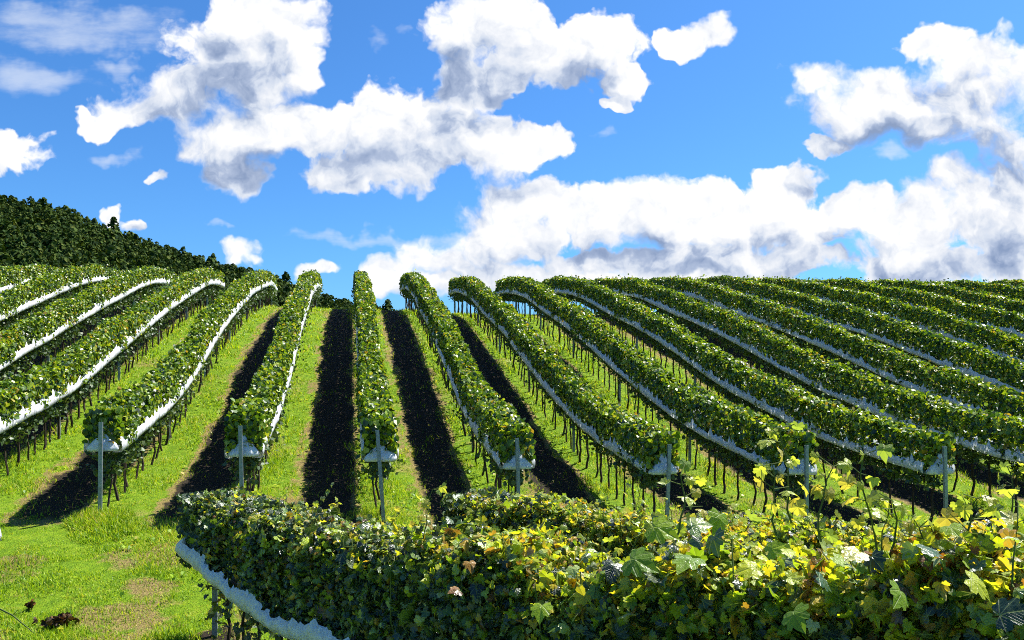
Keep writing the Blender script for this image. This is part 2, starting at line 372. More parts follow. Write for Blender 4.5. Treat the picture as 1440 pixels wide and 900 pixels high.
PX = {1: 143, 2: 342, 3: 535, 4: 729, 5: 934, 6: 1130, 7: 1325}
for k in range(8, 20): PX[k] = 1325 + 197 * (k - 7)
for k in range(0, -7, -1): PX[k] = 143 - 197 * (1 - k)
D0 = 14.4
def KS(k): return (PX[k] - 492) * D0 / F          # row coordinate s of row k
def rowx(k, y): return KS(k) - .2036 * y
ALLS = np.array([KS(k) for k in sorted(PX)])
def rowdist(x, y):
    s = x + .2036 * np.asarray(y); i = np.clip(np.searchsorted(ALLS, s), 1, len(ALLS) - 1)
    d1 = s - ALLS[i - 1]; d2 = s - ALLS[i]; return np.where(np.abs(d1) < np.abs(d2), d1, d2)

# foreground rows (top-centre line far end -> near end)
FG = {'A': dict(p=(-3.72, 10.05), d=(.625, -.78), L=10.6), 'B': dict(p=(-.45, 10.2), d=(.625, -.78), L=9.6), 'C': dict(p=(2.45, 9.7), d=(.625, -.78), L=7.6)}
def fgdist(x, y):
    best = np.full(np.shape(x), 9.0)
    for r in FG.values():
        dx, dy = np.array(r['d']) / np.hypot(*r['d']); px, py = np.asarray(x) - r['p'][0], np.asarray(y) - r['p'][1]
        t = px * dx + py * dy; q = np.abs(-px * dy + py * dx); q = np.where(t < -.3, q - t * 2, q)
        best = np.minimum(best, q)
    return best

DRYSPOTS = [(-5.7, 12.6, .75), (-5.3, 11.6, .5), (-5.15, 10.6, .7), (-4.9, 10.0, .6), (-7.6, 12.3, .4), (-8.9, 15.2, .6), (-6.6, 9.9, .5), (-4.9, 13.0, .6)]
def bare_shade_mask(x, y):
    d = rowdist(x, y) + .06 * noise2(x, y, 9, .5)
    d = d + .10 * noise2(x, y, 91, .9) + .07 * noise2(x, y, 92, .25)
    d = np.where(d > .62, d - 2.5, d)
    m = np.clip(1.9 * (1.0 - np.abs(d + 1.03) / .74), 0, 1) * np.clip((y - 13.6) / .8, 0, 1) * (y < 44.5)  # dark band follows each row's cast shadow, shade put into the ground colour
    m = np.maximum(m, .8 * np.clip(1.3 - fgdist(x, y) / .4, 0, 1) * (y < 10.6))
    trk = np.clip(1 - np.abs(rowdist(x, y) - .72) / .14, 0, 1) * .40 * (noise2(x, y, 12, 1.1) > .05) * (y > 15)
    pat = np.clip(noise2(x, y, 14, 1.7) * 1.2 + noise2(x, y, 15, .6) * .5 - .72, 0, 1) * (y < 16)
    for cx, cy, r in DRYSPOTS:
        q = np.hypot((np.asarray(x) - cx) / r, (np.asarray(y) - cy) / (r * .8)) + .5 * noise2(x, y, 17, .35)
        pat = np.maximum(pat, .42 * np.clip(1.6 - 1.4 * q, 0, 1))
    return np.clip(np.maximum(np.maximum(m, trk), pat), 0, 1)

def ground():
    ys = np.concatenate([-np.geomspace(3000, 4, 30), np.arange(-3, 6, .5), np.arange(6, 24, .09), np.arange(24, 48, .16), np.geomspace(48.3, 6000, 70)])
    h = np.concatenate([np.arange(0, 12, .11), np.arange(12, 34, .25), np.geomspace(34.5, 6000, 50)])
    xs = np.concatenate([-h[:0:-1], h])
    X, Y = np.meshgrid(xs, ys); z = Z(X, Y)
    n, k = X.shape; v = np.stack([X, Y, z], -1).reshape(-1, 3)
    i = np.arange(n - 1)[:, None] * k; j = np.arange(k - 1)[None]
    q = np.stack([i + j, i + j + 1, i + k + j + 1, i + k + j], -1).reshape(-1, 4)
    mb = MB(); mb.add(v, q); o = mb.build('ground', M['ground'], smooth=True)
    a = o.data.attributes.new('bare_shade', 'FLOAT', 'POINT'); a.data.foreach_set('value', bare_shade_mask(X, Y).ravel().astype(np.float32))
    tag(o, kind='structure')
ground()

SIL = np.array([(-260,205),(-120,235),(0,273),(50,284),(100,294),(133,311),(167,323),(217,341),(267,358),(300,366),(333,374),(377,384),(400,397),(447,413),(480,421),(500,427),(535,433),(570,442),(640,455),(760,475),(1000,515)])
def hillH(x300):
    px = x300 * F / 300 + 720
    return (520 - np.interp(px, SIL[:, 0], SIL[:, 1])) * 300 / F - 4.5
def HZ(x, y):
    t = np.clip((y - 95) / 205, 0, 1); t = t ** 1.15
    return -10.5 + (hillH(x * 300 / np.maximum(y, 200)) + 10.5) * t + .8 * noise2(x, y, 21, 14) * (t > .05) - np.clip(y - 305, 0, None) * .25
def hill():
    xs = np.linspace(-420, 90, 150); ys = np.linspace(95, 520, 110); X, Y = np.meshgrid(xs, ys); z = HZ(X, Y)
    z = np.maximum(z, -12); n, k = X.shape; i = np.arange(n - 1)[:, None] * k; j = np.arange(k - 1)[None]
    q = np.stack([i + j, i + j + 1, i + k + j + 1, i + k + j], -1).reshape(-1, 4)
    mb = MB(); mb.add(np.stack([X, Y, z], -1).reshape(-1, 3), q)
    m, T = mat_new("forest_floor"); geo = T.new('ShaderNodeNewGeometry')
    finish(T, principled(T, T.ramp(T.noise(geo.outputs['Position'], .2, 4), [(.3,(.010,.022,.008)),(.7,(.03,.055,.014))]), 0.95, 0, .1))
    tag(mb.build('hill', m, smooth=True), kind='structure')
hill()

def conifer(mb, base, h, r, n, R, mat=0):
    t = R.random(n) ** .8; rr = r * (1 - t) ** .62 * R.uniform(.45, 1.0, n) + .15; a = R.uniform(0, 2 * np.pi, n)
    lump = 1 + .35 * np.sin(a * 3 + R.uniform(0, 6)) ; rr = rr * lump
    pos = np.stack([base[0] + rr * np.cos(a), base[1] + rr * np.sin(a), base[2] + h * (.12 + .88 * t)], -1)
    nr = np.stack([np.cos(a), np.sin(a), R.uniform(.1, 1.2, n)], -1) + R.normal(0, .35, (n, 3))
    scatter(mb, T6, T6F, pos, nr, R.uniform(.6, 1.3, n) * r * .40, tipdir=(0, 0, .5), tipjit=.9, R=R, mat=mat)
def forest():
    R = np.random.default_rng(31); mb = MB(); cnt = 0
    N = 5200
    y = R.uniform(150, 308, N); px = R.uniform(-140, 640, N); x = (px - 720) / F * y
    z = HZ(x, y); py = HY - z * F / y
    keep = (py < 455)
    x, y, z = x[keep], y[keep], z[keep]
    for i in range(len(x)):
        h = R.uniform(3.0, 6.0) * (1.15 if R.random() < .1 else 1); r = h * R.uniform(.34, .5)
        conifer(mb, (x[i], y[i], z[i] - .4), h, r, 55, R)
    o = mb.build('forest', M['forest']); tag(o, kind='stuff')
    o['label'] = 'dark green wood covering the hillside behind the vines'
    lab = {160: ('spiky dark pine standing above the wooded ridge beside the small white cloud', 9.5), 62: ('pointed dark tree sticking up on the wooded skyline near the left edge', 8.0),
           402: ('tall bushy dark tree on the low end of the wooded ridge beside the cloud bank', 8.5), 300: ('rounded dark tree breaking the wooded skyline halfway down the ridge', 7.5),
           545: ('tiny dark tree top peeping over the crest right of the middle vine row', 9.0)}
    for px, (l, h) in lab.items():
        yy = 296.0; xx = (px - 720) / F * yy; zz = float(HZ(xx, yy)) - .3
        t = empty('conifer_tree', (xx, yy, zz)); tag(t, l, 'tree', 'single trees on the skyline')
        b = MB(); tube(b, [(0, 0, 0), (0, 0, h * .95)], [.28, .05], 6); b.build('trunk', M['bark'], t)
        b = MB(); conifer(b, (0, 0, 0), h, h * .3, 160, R); b.build('crown', M['forest'], t)
forest()

# ------------------------------------------------------------------ grass
BL = np.array([(-.5,0,0),(.5,0,0),(.42,.5,.08),(-.42,.5,.08),(0,1,.38)], float)
def blades(mb, x, y, h, w, R, lean=.45):
    n = len(x); z = Z(x, y); a = R.uniform(0, 2 * np.pi, n)
    side = np.stack([np.cos(a), np.sin(a), np.zeros(n)], -1)
    up = np.stack([R.normal(0, lean, n), R.normal(0, lean, n), np.ones(n)], -1); up /= np.linalg.norm(up, axis=1, keepdims=True)
    fw = np.cross(side, up)
    p = np.stack([x, y, z - .01], -1)
    v = p[:, None] + BL[None, :, 0:1] * (side * w[:, None])[:, None] + BL[None, :, 1:2] * (up * h[:, None])[:, None] + BL[None, :, 2:3] * (fw * h[:, None])[:, None]
    off = (np.arange(n) * 5)[:, None, None]
    mb.add(v.reshape(-1, 3), [(np.array([[0, 1, 2, 3]])[None] + off).reshape(-1, 4), (np.array([[3, 2, 4]])[None] + off).reshape(-1, 3)])
def grass():
    R = np.random.default_rng(5); mb = MB()
    def zone(y0, y1, dens, h0, h1, w, pxr=(-120, 1560)):
        xa, xb = (pxr[0] - 720) / F * y1, (pxr[1] - 720) / F * y1
        N = int(dens * (y1 - y0) * (xb - xa)); x = R.uniform(xa, xb, N); y = R.uniform(y0, y1, N)
        px = x / y * F + 720; b = bare_shade_mask(x, y)
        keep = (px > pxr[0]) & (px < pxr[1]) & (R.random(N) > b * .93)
        x, y = x[keep], y[keep]; n = len(x)
        tuft = np.clip(.75 + .75 * noise2(x, y, 41, .55) + .45 * noise2(x, y, 42, .2), .25, 2.2)
        rd = np.abs(rowdist(x, y)); tuft = tuft * np.where((rd < .45) & (y > 14), 1.35, 1)
        h = R.uniform(h0, h1, n) * tuft
        blades(mb, x, y, h, np.full(n, w) * R.uniform(.6, 1.3, n), R)
    zone(8.2, 15, 1700, .05, .12, .010, (-160, 760))
    zone(10, 15, 500, .05, .13, .012, (760, 1560))
    zone(15, 19, 650, .05, .12, .014); zone(19, 26, 330, .05, .13, .02); zone(26, 46.5, 120, .07, .15, .034)
    # taller tussock round the first end post and by the foreground hedge end
    for cx, cy, r, n, hh in ((-7.3, 14.1, .55, 2600, .26), (-6.9, 13.6, .6, 1800, .2), (-3.9, 9.0, .5, 2200, .24), (-4.3, 9.9, .4, 1000, .2), (-3.4, 13.9, .5, 1200, .2)):
        a = R.uniform(0, 6.283, n); q = r * np.sqrt(R.random(n)); x = cx + q * np.cos(a); y = cy + q * np.sin(a)
        blades(mb, x, y, hh * R.uniform(.5, 1.1, n) * (1.1 - q / r * .6), np.full(n, .013), R, .5)
    # broad weed leaves among the grass
    N = 9000; y = R.uniform(9, 40, N); x = (R.uniform(-60, 1100, N) - 720) / F * y
    k = (noise2(x, y, 51, .7) > .25) & (R.random(N) > bare_shade_mask(x, y)); x, y = x[k], y[k]; n = len(x)
    scatter(mb, T6, T6F, np.stack([x, y, Z(x, y) + .05], -1), np.stack([R.normal(0, .5, n), R.normal(-.2, .5, n), np.ones(n)], -1), R.uniform(.04, .09, n), tipdir=(0, -1, 0), R=R)
    o = mb.build('grass', M['grass']); tag(o, kind='stuff'); o['label'] = 'bright green grass covering the alleys and headland'
grass()

# ------------------------------------------------------------------ vine rows on the slope
HB, HT, HW = 1.15, 1.86, .285
def row_pts(k, t):   # t metres along the row in y
    x = rowx(k, t); return np.stack([x, t, Zs(x, t)], -1)
NRM = np.array([1, .2036, 0]) / math.hypot(1, .2036)
DIR = np.array([-.2036, 1, 0]) / math.hypot(1, .2036)
TR = []
for i in range(6):
    R = np.random.default_rng(100 + i); mb = MB(); h = np.linspace(0, 1.2, 8)
    pts = np.stack([np.cumsum(R.normal(0, .018, 8)), np.cumsum(R.normal(0, .018, 8)), h - .03], -1); pts[0, :2] = 0
    tube(mb, pts, np.linspace(.026, .014, 8) * R.uniform(.8, 1.2), 5)
    if i % 2: tube(mb, [pts[4], pts[4] + (.02, .08, .12), pts[4] + (.03, .1, .3)], [.012, .01, .008], 4)
    o = mb.build('trunk', M['bark']); TR.append(o.data); D.objects.remove(o)

POST_ME = None
def post_mesh():
    mb = MB(); h = 1.72
    box(mb, (0, 0, h / 2), (.062, .006, h)); box(mb, (-.030, .021, h / 2), (.006, .036, h)); box(mb, (.030, .021, h / 2), (.006, .036, h))
    box(mb, (-.022, .0405, h / 2), (.010, .005, h)); box(mb, (.022, .0405, h / 2), (.010, .005, h))
    for z in np.arange(.25, h, .18):
        box(mb, (0, -.0055, z), (.012, .005, .03))
    return mb
def canopy(k, y0, y1, R):
    """positions and normals of leaves on a clipped hedge section"""
    L = y1 - y0; mid = max((y0 + y1) / 2, 14); dens = 860
    n = int(L * dens); y = R.uniform(y0, y1, n)
    # perimeter parameter: left side, top, right side
    w = HW * (1 + .24 * knots(y * 1.0, 500 + k, .42) + .12 * knots(y, 600 + k, 1.6)); 
    top = HT + .075 * knots(y, 700 + k, .42) + .055 * knots(y, 800 + k, 1.7) - .12 * np.clip(knots(y, 820 + k, 1.3) - .6, 0, 1)
    side = top - HB; per = 2 * side + 2 * w; u = R.random(n) * per
    off = np.where(u < side, -w, np.where(u < side + 2 * w, -w + (u - side), w))
    hz = np.where(u < side, HB + u, np.where(u < side + 2 * w, top, top - (u - side - 2 * w)))
    nx = np.where(u < side, -1., np.where(u < side + 2 * w, 0, 1.)); nz = np.where((u > side) & (u < side + 2 * w), 1., .25)
    # round shoulders
    edge = np.clip((hz - (top - .14)) / .14, 0, 1) * np.clip((np.abs(off) - (w - .14)) / .14, 0, 1)
    off *= 1 - .15 * edge; hz -= .03 * edge
    dep = R.exponential(.06, n); dep = np.minimum(dep, .28)
    off -= nx * dep; hz -= np.where(nz == 1., dep, 0)
    p = row_pts(k, y) + NRM * off[:, None]; p[:, 2] += hz + R.normal(0, .018, n)
    p += R.normal(0, .015, (n, 3))
    nr = NRM[None] * nx[:, None] + np.array([0, 0, 1.])[None] * nz[:, None] * .8 + R.normal(0, .62, (n, 3)); nr[:, 2] += .15
    return p, nr, y, top
ORD = {1: 'first', 2: 'second', 3: 'third', 4: 'fourth', 5: 'fifth', 6: 'sixth', 7: 'seventh'}
ROWLABEL = {
 0: 'long vine row leaving the left edge just left of first end post',
 -1: 'vine row at left edge, second left of the first end post',
 -2: 'vine row at upper left, third left of the first end post',
 -3: 'short vine row at far upper left, fourth left of first end post',
 -4: 'vine row right under the wooded hill at the left edge',
}
for i, w_ in enumerate(['first', 'second', 'third', 'fourth', 'fifth', 'sixth', 'seventh', 'eighth', 'ninth', 'tenth', 'eleventh']):
    ROWLABEL[8 + i] = 'vine row on right slope, %s beyond the rightmost end post' % w_
for k in range(1, 8): ROWLABEL[k] = {1:'wide lit vine row starting at leftmost end post',2:'lit vine row starting at second end post from left',
   3:'narrow vine row seen end on between two shadow strips',4:'vine row curving up from fourth end post from left',
   5:'vine row starting at fifth end post from left',6:'vine row starting at sixth end post behind yellow shoots',7:'thick vine row starting at the rightmost grey end post'}[k]
ENDW = {1: 'leftmost of the end posts', 2: 'second end post from the left', 3: 'leaning end post of the narrow middle row', 4: 'fourth end post from the left', 5: 'fifth end post from the left', 6: 'sixth end post, behind yellow shoots', 7: 'rightmost of the end posts'}

def film(k, y0, y1, R, nearcap, farcap, label):
    base = row_pts(k, np.array([y0]))[0]; root = empty('plastic_film', base)
    tag(root, label, 'plastic film', 'white film skirts along the vine rows')
    st = .055 if y0 < 26 else .09
    y = np.arange(y0, y1, st); n = len(y)
    for sgn in (-1, 1):
        P = row_pts(k, y); low = HB - .04 + .03 * knots(y, 900 + k, 2.5) + .012 * knots(y, 901 + k, .6)
        spike = np.clip(R.random(n) ** 7 * .2, 0, .13); wd = (.20 if k < 4 else .165) + .04 * knots(y, 902 + k * 2 + sgn, 1.1) + .02 * knots(y, 950 + k, .2) + spike
        prof_ = [(.14, .005, 0), (.27, .0, 0), (.325, .06, .3), (.335, .45, .7), (.32, .8, 1.0), (.295, 1.0, 1.2)]
        V = []
        for off, hf, ja in prof_:
            jj = .007 * ja * R.normal(0, 1, n) + .026 * ja * knots(y, 903 + k, .16)
            q = P + NRM * (sgn * (off + jj))[:, None]; q[:, 2] += low + hf * wd; V.append(q)
        V = np.stack(V, 1); m_ = V.shape[1]
        i = np.arange(n - 1)[:, None] * m_; j = np.arange(m_ - 1)[None]
        q = np.stack([i + j, i + j + 1, i + m_ + j + 1, i + m_ + j], -1).reshape(-1, 4)
        mb = MB(); mb.add(V.reshape(-1, 3), q); mb.build('side_film', M['film'], root, base, smooth=True)
    for cap, yy, sg in ((nearcap, y0, -1), (farcap, y1 - st, 1)):
        if not cap: continue
        c = row_pts(k, np.array([yy]))[0]; mb = MB()
        A = 26; rings = [(.27, -.03, .9), (.29, .02, 1), (.25, .09, 1), (.17, .16, .9), (.08, .24, .8), (.04, .33, .8)]
        th = np.linspace(0, 2 * np.pi, A, endpoint=False) ; V = []
        cr = (1 + .16 * R.normal(0, 1, A)) * R.uniform(.78, 1.05)
        for r_, h_, sq in rings:
            rr = r_ * (1 + (cr - 1) * (.25 if h_ < .05 else .8))
            q = c + NRM * (rr * np.cos(th))[:, None] + DIR * (rr * .38 * np.sin(th) + sg * .02)[:, None]
            q[:, 2] += HB + h_ + (0 if h_ < 0 else 1) * R.normal(0, .014, A); V.append(q)
        V = np.array(V).reshape(-1, 3); i = np.arange(len(rings) - 1)[:, None] * A; j = np.arange(A)[None]; kk = (j + 1) % A
        mb.add(V, [np.stack([i + j, i + kk, i + A + kk, i + A + j], -1).reshape(-1, 4), np.array([list(range(A))[::-1]])])
        mb.build('end_bundle', M['film'], root, base, smooth=True)
    return root

def vine_row(k):
    R = np.random.default_rng(1000 + k)
    y0 = D0 + .08; y1 = 43.2 if k > 3 else 45.5
    if k < 1: y1 = 42.5
    yl = y0
    # leave out what lies far outside the frame
    ys = np.arange(y0, y1, .25); px = rowx(k, ys) / ys * F + 720
    vis = (px > -420) & (px < 1800); yl = float(ys[vis][0]); cut = yl > y0 + .3
    base = row_pts(k, np.array([yl]))[0]; root = empty('vine_row', base)
    tag(root, ROWLABEL[k], 'vine row', 'vine rows planted up the slope')
    mb = MB(); p, nr, y, top = canopy(k, yl + (.05 if not cut else 0), y1, R); n = len(p)
    scatter(mb, T6, T6F, p, nr, R.uniform(.055, .108, n), tipjit=.7, R=R)
    # stray shoots above the clipped top
    m_ = int((y1 - yl) * 9); ty = R.uniform(yl, y1, m_); q = row_pts(k, ty) + NRM * R.uniform(-.25, .25, m_)[:, None]
    q[:, 2] += HT + np.abs(R.normal(.05, .06, m_)); scatter(mb, T6, T6F, q, R.normal(0, 1, (m_, 3)), R.uniform(.05, .09, m_), R=R)
    # end face at both ends
    for yy, s in ((yl, -1), (y1, 1)):
        if s < 0 and cut: continue
        m_ = 230; c = row_pts(k, np.full(m_, yy)) + NRM * R.uniform(-.3, .3, m_)[:, None] + DIR * (s * R.uniform(-.12, .06, m_))[:, None]
        c[:, 2] += R.uniform(HB + .1, HT, m_); scatter(mb, T6, T6F, c, DIR * s + R.normal(0, .5, (m_, 3)), R.uniform(.07, .12, m_), R=R)
    # sparser leaves and bunches hanging below the film
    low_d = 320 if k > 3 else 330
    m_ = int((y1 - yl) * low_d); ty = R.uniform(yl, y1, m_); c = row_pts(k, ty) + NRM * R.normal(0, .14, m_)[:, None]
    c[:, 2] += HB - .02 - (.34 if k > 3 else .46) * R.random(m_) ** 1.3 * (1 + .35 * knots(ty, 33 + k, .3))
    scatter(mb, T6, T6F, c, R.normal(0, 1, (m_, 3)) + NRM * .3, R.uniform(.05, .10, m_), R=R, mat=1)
    # dangling canes
    for ty in np.arange(yl + .1, min(y1, 36), (.13 if k > 3 else .3)):
        c = row_pts(k, np.array([ty]))[0] + NRM * R.uniform(-.2, .2); L = R.uniform(.25, .9)
        c[2] += HB; e = c + (R.normal(0, .05), R.normal(0, .05), -L)
        tube(mb, [c, (c + e) / 2 + R.normal(0, .025, 3) * (1, 1, 0), e], [.008, .007, .004], 3, mat=2)
    mb.build('foliage', [M['leaf_far'], M['leaf_low'], M['bark']], root, base)
    # trunks, each one a part
    if -3 <= k <= 12:
        ty = yl + .25
        while ty < y1 - .1:
            c = row_pts(k, np.array([ty]))[0]
            o = D.objects.new('trunk', TR[int(R.integers(6))]); COL.objects.link(o); o.parent = root
            o.location = c - base + NRM * R.normal(0, .03); o.rotation_euler = (0, 0, R.uniform(0, 6.28)); ty += R.uniform(.42, .62)
    wb = MB(); yy = np.arange(yl, y1, .5)
    for hz, of in ((HB, .30), (HB, -.30), (1.45, 0), (HT - .2, 0)):
        q = row_pts(k, yy) + NRM * of; q[:, 2] += hz; tube(wb, q, .0025, 4)
    wb.build('wire', M['steel'], root, base)
    fl = {1: 'bright white film band on the right side of the leftmost end post row', 2: 'white film band on the row of the second end post from the left',
          3: 'white film hidden in leaves of the narrow middle row, bundled at its post', 4: 'blue grey film band snaking up the row of the fourth end post',
          5: 'blue grey film band along the row of the fifth end post', 6: 'blue grey pleated film band along the sixth end post row',
          7: 'blue grey film band along the row of the rightmost end post'}
    l = fl.get(k) or 'white film band along the ' + ROWLABEL[k].replace('long ', '').replace('green ', '').replace('short stretch of ', '')
    l = ' '.join(l.split()[:16])
    film(k, yl, y1 + .05, R, not cut, k > 0, l)
    return yl, y1, cut

def place_post(mesh_data, loc, label, group, lean=(0, 0)):
    o = D.objects.new('trellis_post', mesh_data); COL.objects.link(o); o.location = loc
    o.rotation_euler = (lean[0], lean[1], math.atan2(.2036, 1)); tag(o, label, 'post', group); return o
pm = post_mesh().build('trellis_post', M['steel']); PM = pm.data; D.objects.remove(pm)
for k in sorted(ROWLABEL):
    yl, y1, cut = vine_row(k)
    if k in ENDW:
        c = row_pts(k, np.array([D0 - .12]))[0]; c[2] = float(Z(c[0], c[1])) - .02
        if k == 3: c[0] += .06
        place_post(PM, c, 'grey steel post, ' + ENDW[k], 'end posts of the vine rows', (rad(1), rad({3: -4, 7: -2, 5: 1.6, 6: -.8, 1: .8, 2: -1.2, 4: -1.8}.get(k, 0))))
    if k <= 10 and k >= -2:
        for yy in np.arange(19.2 + (k % 3) * .5, y1 - 1, 5.0):
            if yy < yl: continue
            c = row_pts(k, np.array([yy]))[0]
            place_post(PM, c + (0, 0, -.03), 'grey steel line post standing inside a vine row on the slope', 'line posts inside the vine rows')
    if k in (4, 5, 6, 1, 2):
        c = row_pts(k, np.array([y1 + .05]))[0]
        place_post(PM, c + (0, 0, -.03), 'grey steel post at the crest end of the ' + {4: 'fourth', 5: 'fifth', 6: 'sixth', 1: 'first', 2: 'second'}[k] + ' end post row', 'far end posts at the crest')

# ------------------------------------------------------------------ foreground vine rows
TOPZ = {'A': ([0, 1.8, 3.5, 6.4, 7.6, 8.9, 9.8, 11], [-1.57, -1.51, -1.43, -1.24, -1.00, -.72, -.56, -.46]),
        'B': ([0, 3.5, 6.5, 8, 9.6], [-1.60, -1.42, -1.12, -.96, -.85]),
        'C': ([0, 3, 5, 7.6], [-1.80, -1.52, -1.30, -1.15])}
FLAB = {'A': ('dense foreground vine row running from lower left towards the viewer', 'crumpled grey white film hanging at the lower left of the foreground vine row'),
        'B': ('yellowing vine row in the middle foreground behind the nearest row', 'white film skirt of the middle foreground vine row'),
        'C': ('yellow and brown vine row at the right foreground, farthest of the near rows', 'white film skirt of the right foreground vine row')}
def fg_row(key):
    r = FG[key]; R = np.random.default_rng(ord(key)); d = np.array([*r['d'], 0.]); d /= np.linalg.norm(d); nn = np.array([-d[1], d[0], 0.])
    if nn[0] > 0: nn = -nn       # towards the left / camera side
    p0 = np.array([*r['p'], 0.]); L = r['L']
    def top(t): return np.interp(t, *TOPZ[key])
    base = p0.copy(); base[2] = float(Z(p0[0], p0[1])); root = empty('vine_row', base)
    tag(root, FLAB[key][0], 'vine row', 'unclipped vine rows in the foreground')
    W = .42
    mb = MB(); n = int(L * 4800); t = R.uniform(0, 1, n) ** .9 * L
    w = W * (1 + .18 * knots(t, 61, .5) + .12 * knots(t, 62, 1.5)); tp = top(t) + (.03 + .014 * t) * knots(t, 63 + ord(key), .4) + .07 * knots(t, 64, 1.1) + .03 * noise2(t, R.normal(0, .3, n), 65, .2)
    gz0 = Zs(p0[0] + d[0] * t, p0[1] + d[1] * t); H = np.clip(tp - gz0 - 1.17, .5, 1.25); per = 2 * H + 2 * w; u = R.random(n) * per
    off = np.where(u < H, w, np.where(u < H + 2 * w, w - (u - H), -w))           # + = nn side
    hz = np.where(u < H, -H + u, np.where(u < H + 2 * w, 0, -(u - H - 2 * w)))
    ns = np.where(u < H, 1., np.where(u < H + 2 * w, 0, -1.)); nz = np.where(ns == 0, 1., .2)
    edge = np.clip((hz + .2) / .2, 0, 1) * np.clip((np.abs(off) - (w - .2)) / .2, 0, 1); off *= 1 - .25 * edge; hz -= .08 * edge
    dep = np.minimum(R.exponential(.13, n), .38); off -= ns * dep; hz -= np.where(ns == 0, dep, 0)
    p = p0 + d * t[:, None] + nn * off[:, None]; p[:, 2] = tp + hz + R.normal(0, .03, n)
    nr = nn * ns[:, None] * .7 + np.array([0, 0, 1.]) * nz[:, None] * .8 + R.normal(0, .8, (n, 3)); nr[:, 2] += .15
    sz = R.uniform(.028, .072, n) * (1 + .7 * (R.random(n) < .14))
    # yellow leaves, made denser on top and to the right to paint in sunlight
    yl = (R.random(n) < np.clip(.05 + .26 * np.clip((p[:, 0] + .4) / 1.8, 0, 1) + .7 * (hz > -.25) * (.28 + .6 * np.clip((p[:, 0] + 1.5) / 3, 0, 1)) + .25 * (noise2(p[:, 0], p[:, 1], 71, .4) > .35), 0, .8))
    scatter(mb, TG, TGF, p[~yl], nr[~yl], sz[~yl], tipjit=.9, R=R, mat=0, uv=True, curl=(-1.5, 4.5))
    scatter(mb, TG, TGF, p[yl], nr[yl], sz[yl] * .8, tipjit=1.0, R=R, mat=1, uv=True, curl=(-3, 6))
    # far end face
    m_ = 1500; c = p0 + nn * R.uniform(-W, W, m_)[:, None] - d * R.uniform(-.15, .2, m_)[:, None]; c[:, 2] = top(0) - R.uniform(-.02, .85, m_)
    scatter(mb, TG, TGF, c, -d + R.normal(0, .5, (m_, 3)), R.uniform(.045, .085, m_), R=R, uv=True)
    # leaves behind the film
    m_ = int(L * 120); tt = R.uniform(0, L, m_); c = p0 + d * tt[:, None] + nn * R.normal(0, .15, m_)[:, None]; c[:, 2] = top(tt) - 1.0 - R.uniform(0, .55, m_)
    scatter(mb, TG, TGF, c, R.normal(0, 1, (m_, 3)), R.uniform(.05, .09, m_), R=R, uv=True)
    mb.build('foliage', [M['leaf_near'], M['leaf_yellow']], root, base, smooth=False)
    # trunks
    for tt in np.arange(.3, L, .55):
        c = p0 + d * tt; c[2] = float(Z(c[0], c[1]))
        o = D.objects.new('trunk', TR[int(R.integers(6))]); COL.objects.link(o); o.parent = root; o.location = c - base; o.rotation_euler = (0, 0, R.uniform(0, 6.3))
    # inner canes
    mb = MB()
    for tt in np.arange(.1, L, .09):
        c = p0 + d * tt + nn * R.uniform(-.3, .3); z0 = top(tt) - R.uniform(.7, 1.1); c[2] = z0
        e = c + d * R.normal(0, .12) + nn * R.normal(0, .12); e[2] = top(tt) + R.normal(-.02, .05)
        tube(mb, [c, (c + e) / 2 + R.normal(0, .04, 3), e], [.007, .006, .003], 4)
    mb.build('canes', M['shoot'], root, base)
    wb = MB(); tt = np.arange(0, L, .4)
    for dz in (-.85, -1.1):
        q = p0 + d * tt[:, None]; q[:, 2] = top(tt) + dz; tube(wb, q, .003, 4)
    wb.build('wire', M['steel'], root, base)
    # film skirt
    fr = empty('plastic_film', base); tag(fr, FLAB[key][1], 'plastic film', 'film skirts of the foreground rows')
    for sg in (1, -1):
        tt = np.arange(-.12, L, .035); n2 = len(tt)
        gz = np.array([Zs(p0[0] + d[0] * a, p0[1] + d[1] * a) for a in tt])
        low = gz + 1.10 + .03 * knots(tt, 81, .8)
        wd = .20 + .05 * knots(tt, 82, .35) + .03 * knots(tt, 84, .12) + .05 * R.random(n2) ** 4
        V = []
        for off, hf, ja in ((.26, -.01, 0), (.42, 0, .1), (.49, .12, .5), (.53, .5, .9), (.52, .8, 1.1), (.48, 1, 1.2)):
            taper = np.clip((tt + .12) / .25, .25, 1)
            q = p0 + d * tt[:, None] + nn * (sg * (off * taper + ja * (.005 * R.normal(0, 1, n2) + .035 * knots(tt, 83, .10))))[:, None]; q[:, 2] = low + hf * wd; V.append(q)
        V = np.stack(V, 1); m_ = V.shape[1]; i = np.arange(n2 - 1)[:, None] * m_; j = np.arange(m_ - 1)[None]
        q = np.stack([i + j, i + j + 1, i + m_ + j + 1, i + m_ + j], -1).reshape(-1, 4)
        mb = MB(); mb.add(V.reshape(-1, 3), q); mb.build('side_film', M['film'], fr, base, smooth=True)
    # end post
    c = p0 - d * .1; c[2] = base[2] - .05
    place_post(PM, c, {'A': 'grey steel post in the leafy left end of the foreground vine row', 'B': 'grey steel post in the end of the middle foreground row', 'C': 'grey steel post in the end of the right foreground row'}[key], 'end posts of the foreground rows')
    return root, base
roots = {k: fg_row(k) for k in FG}

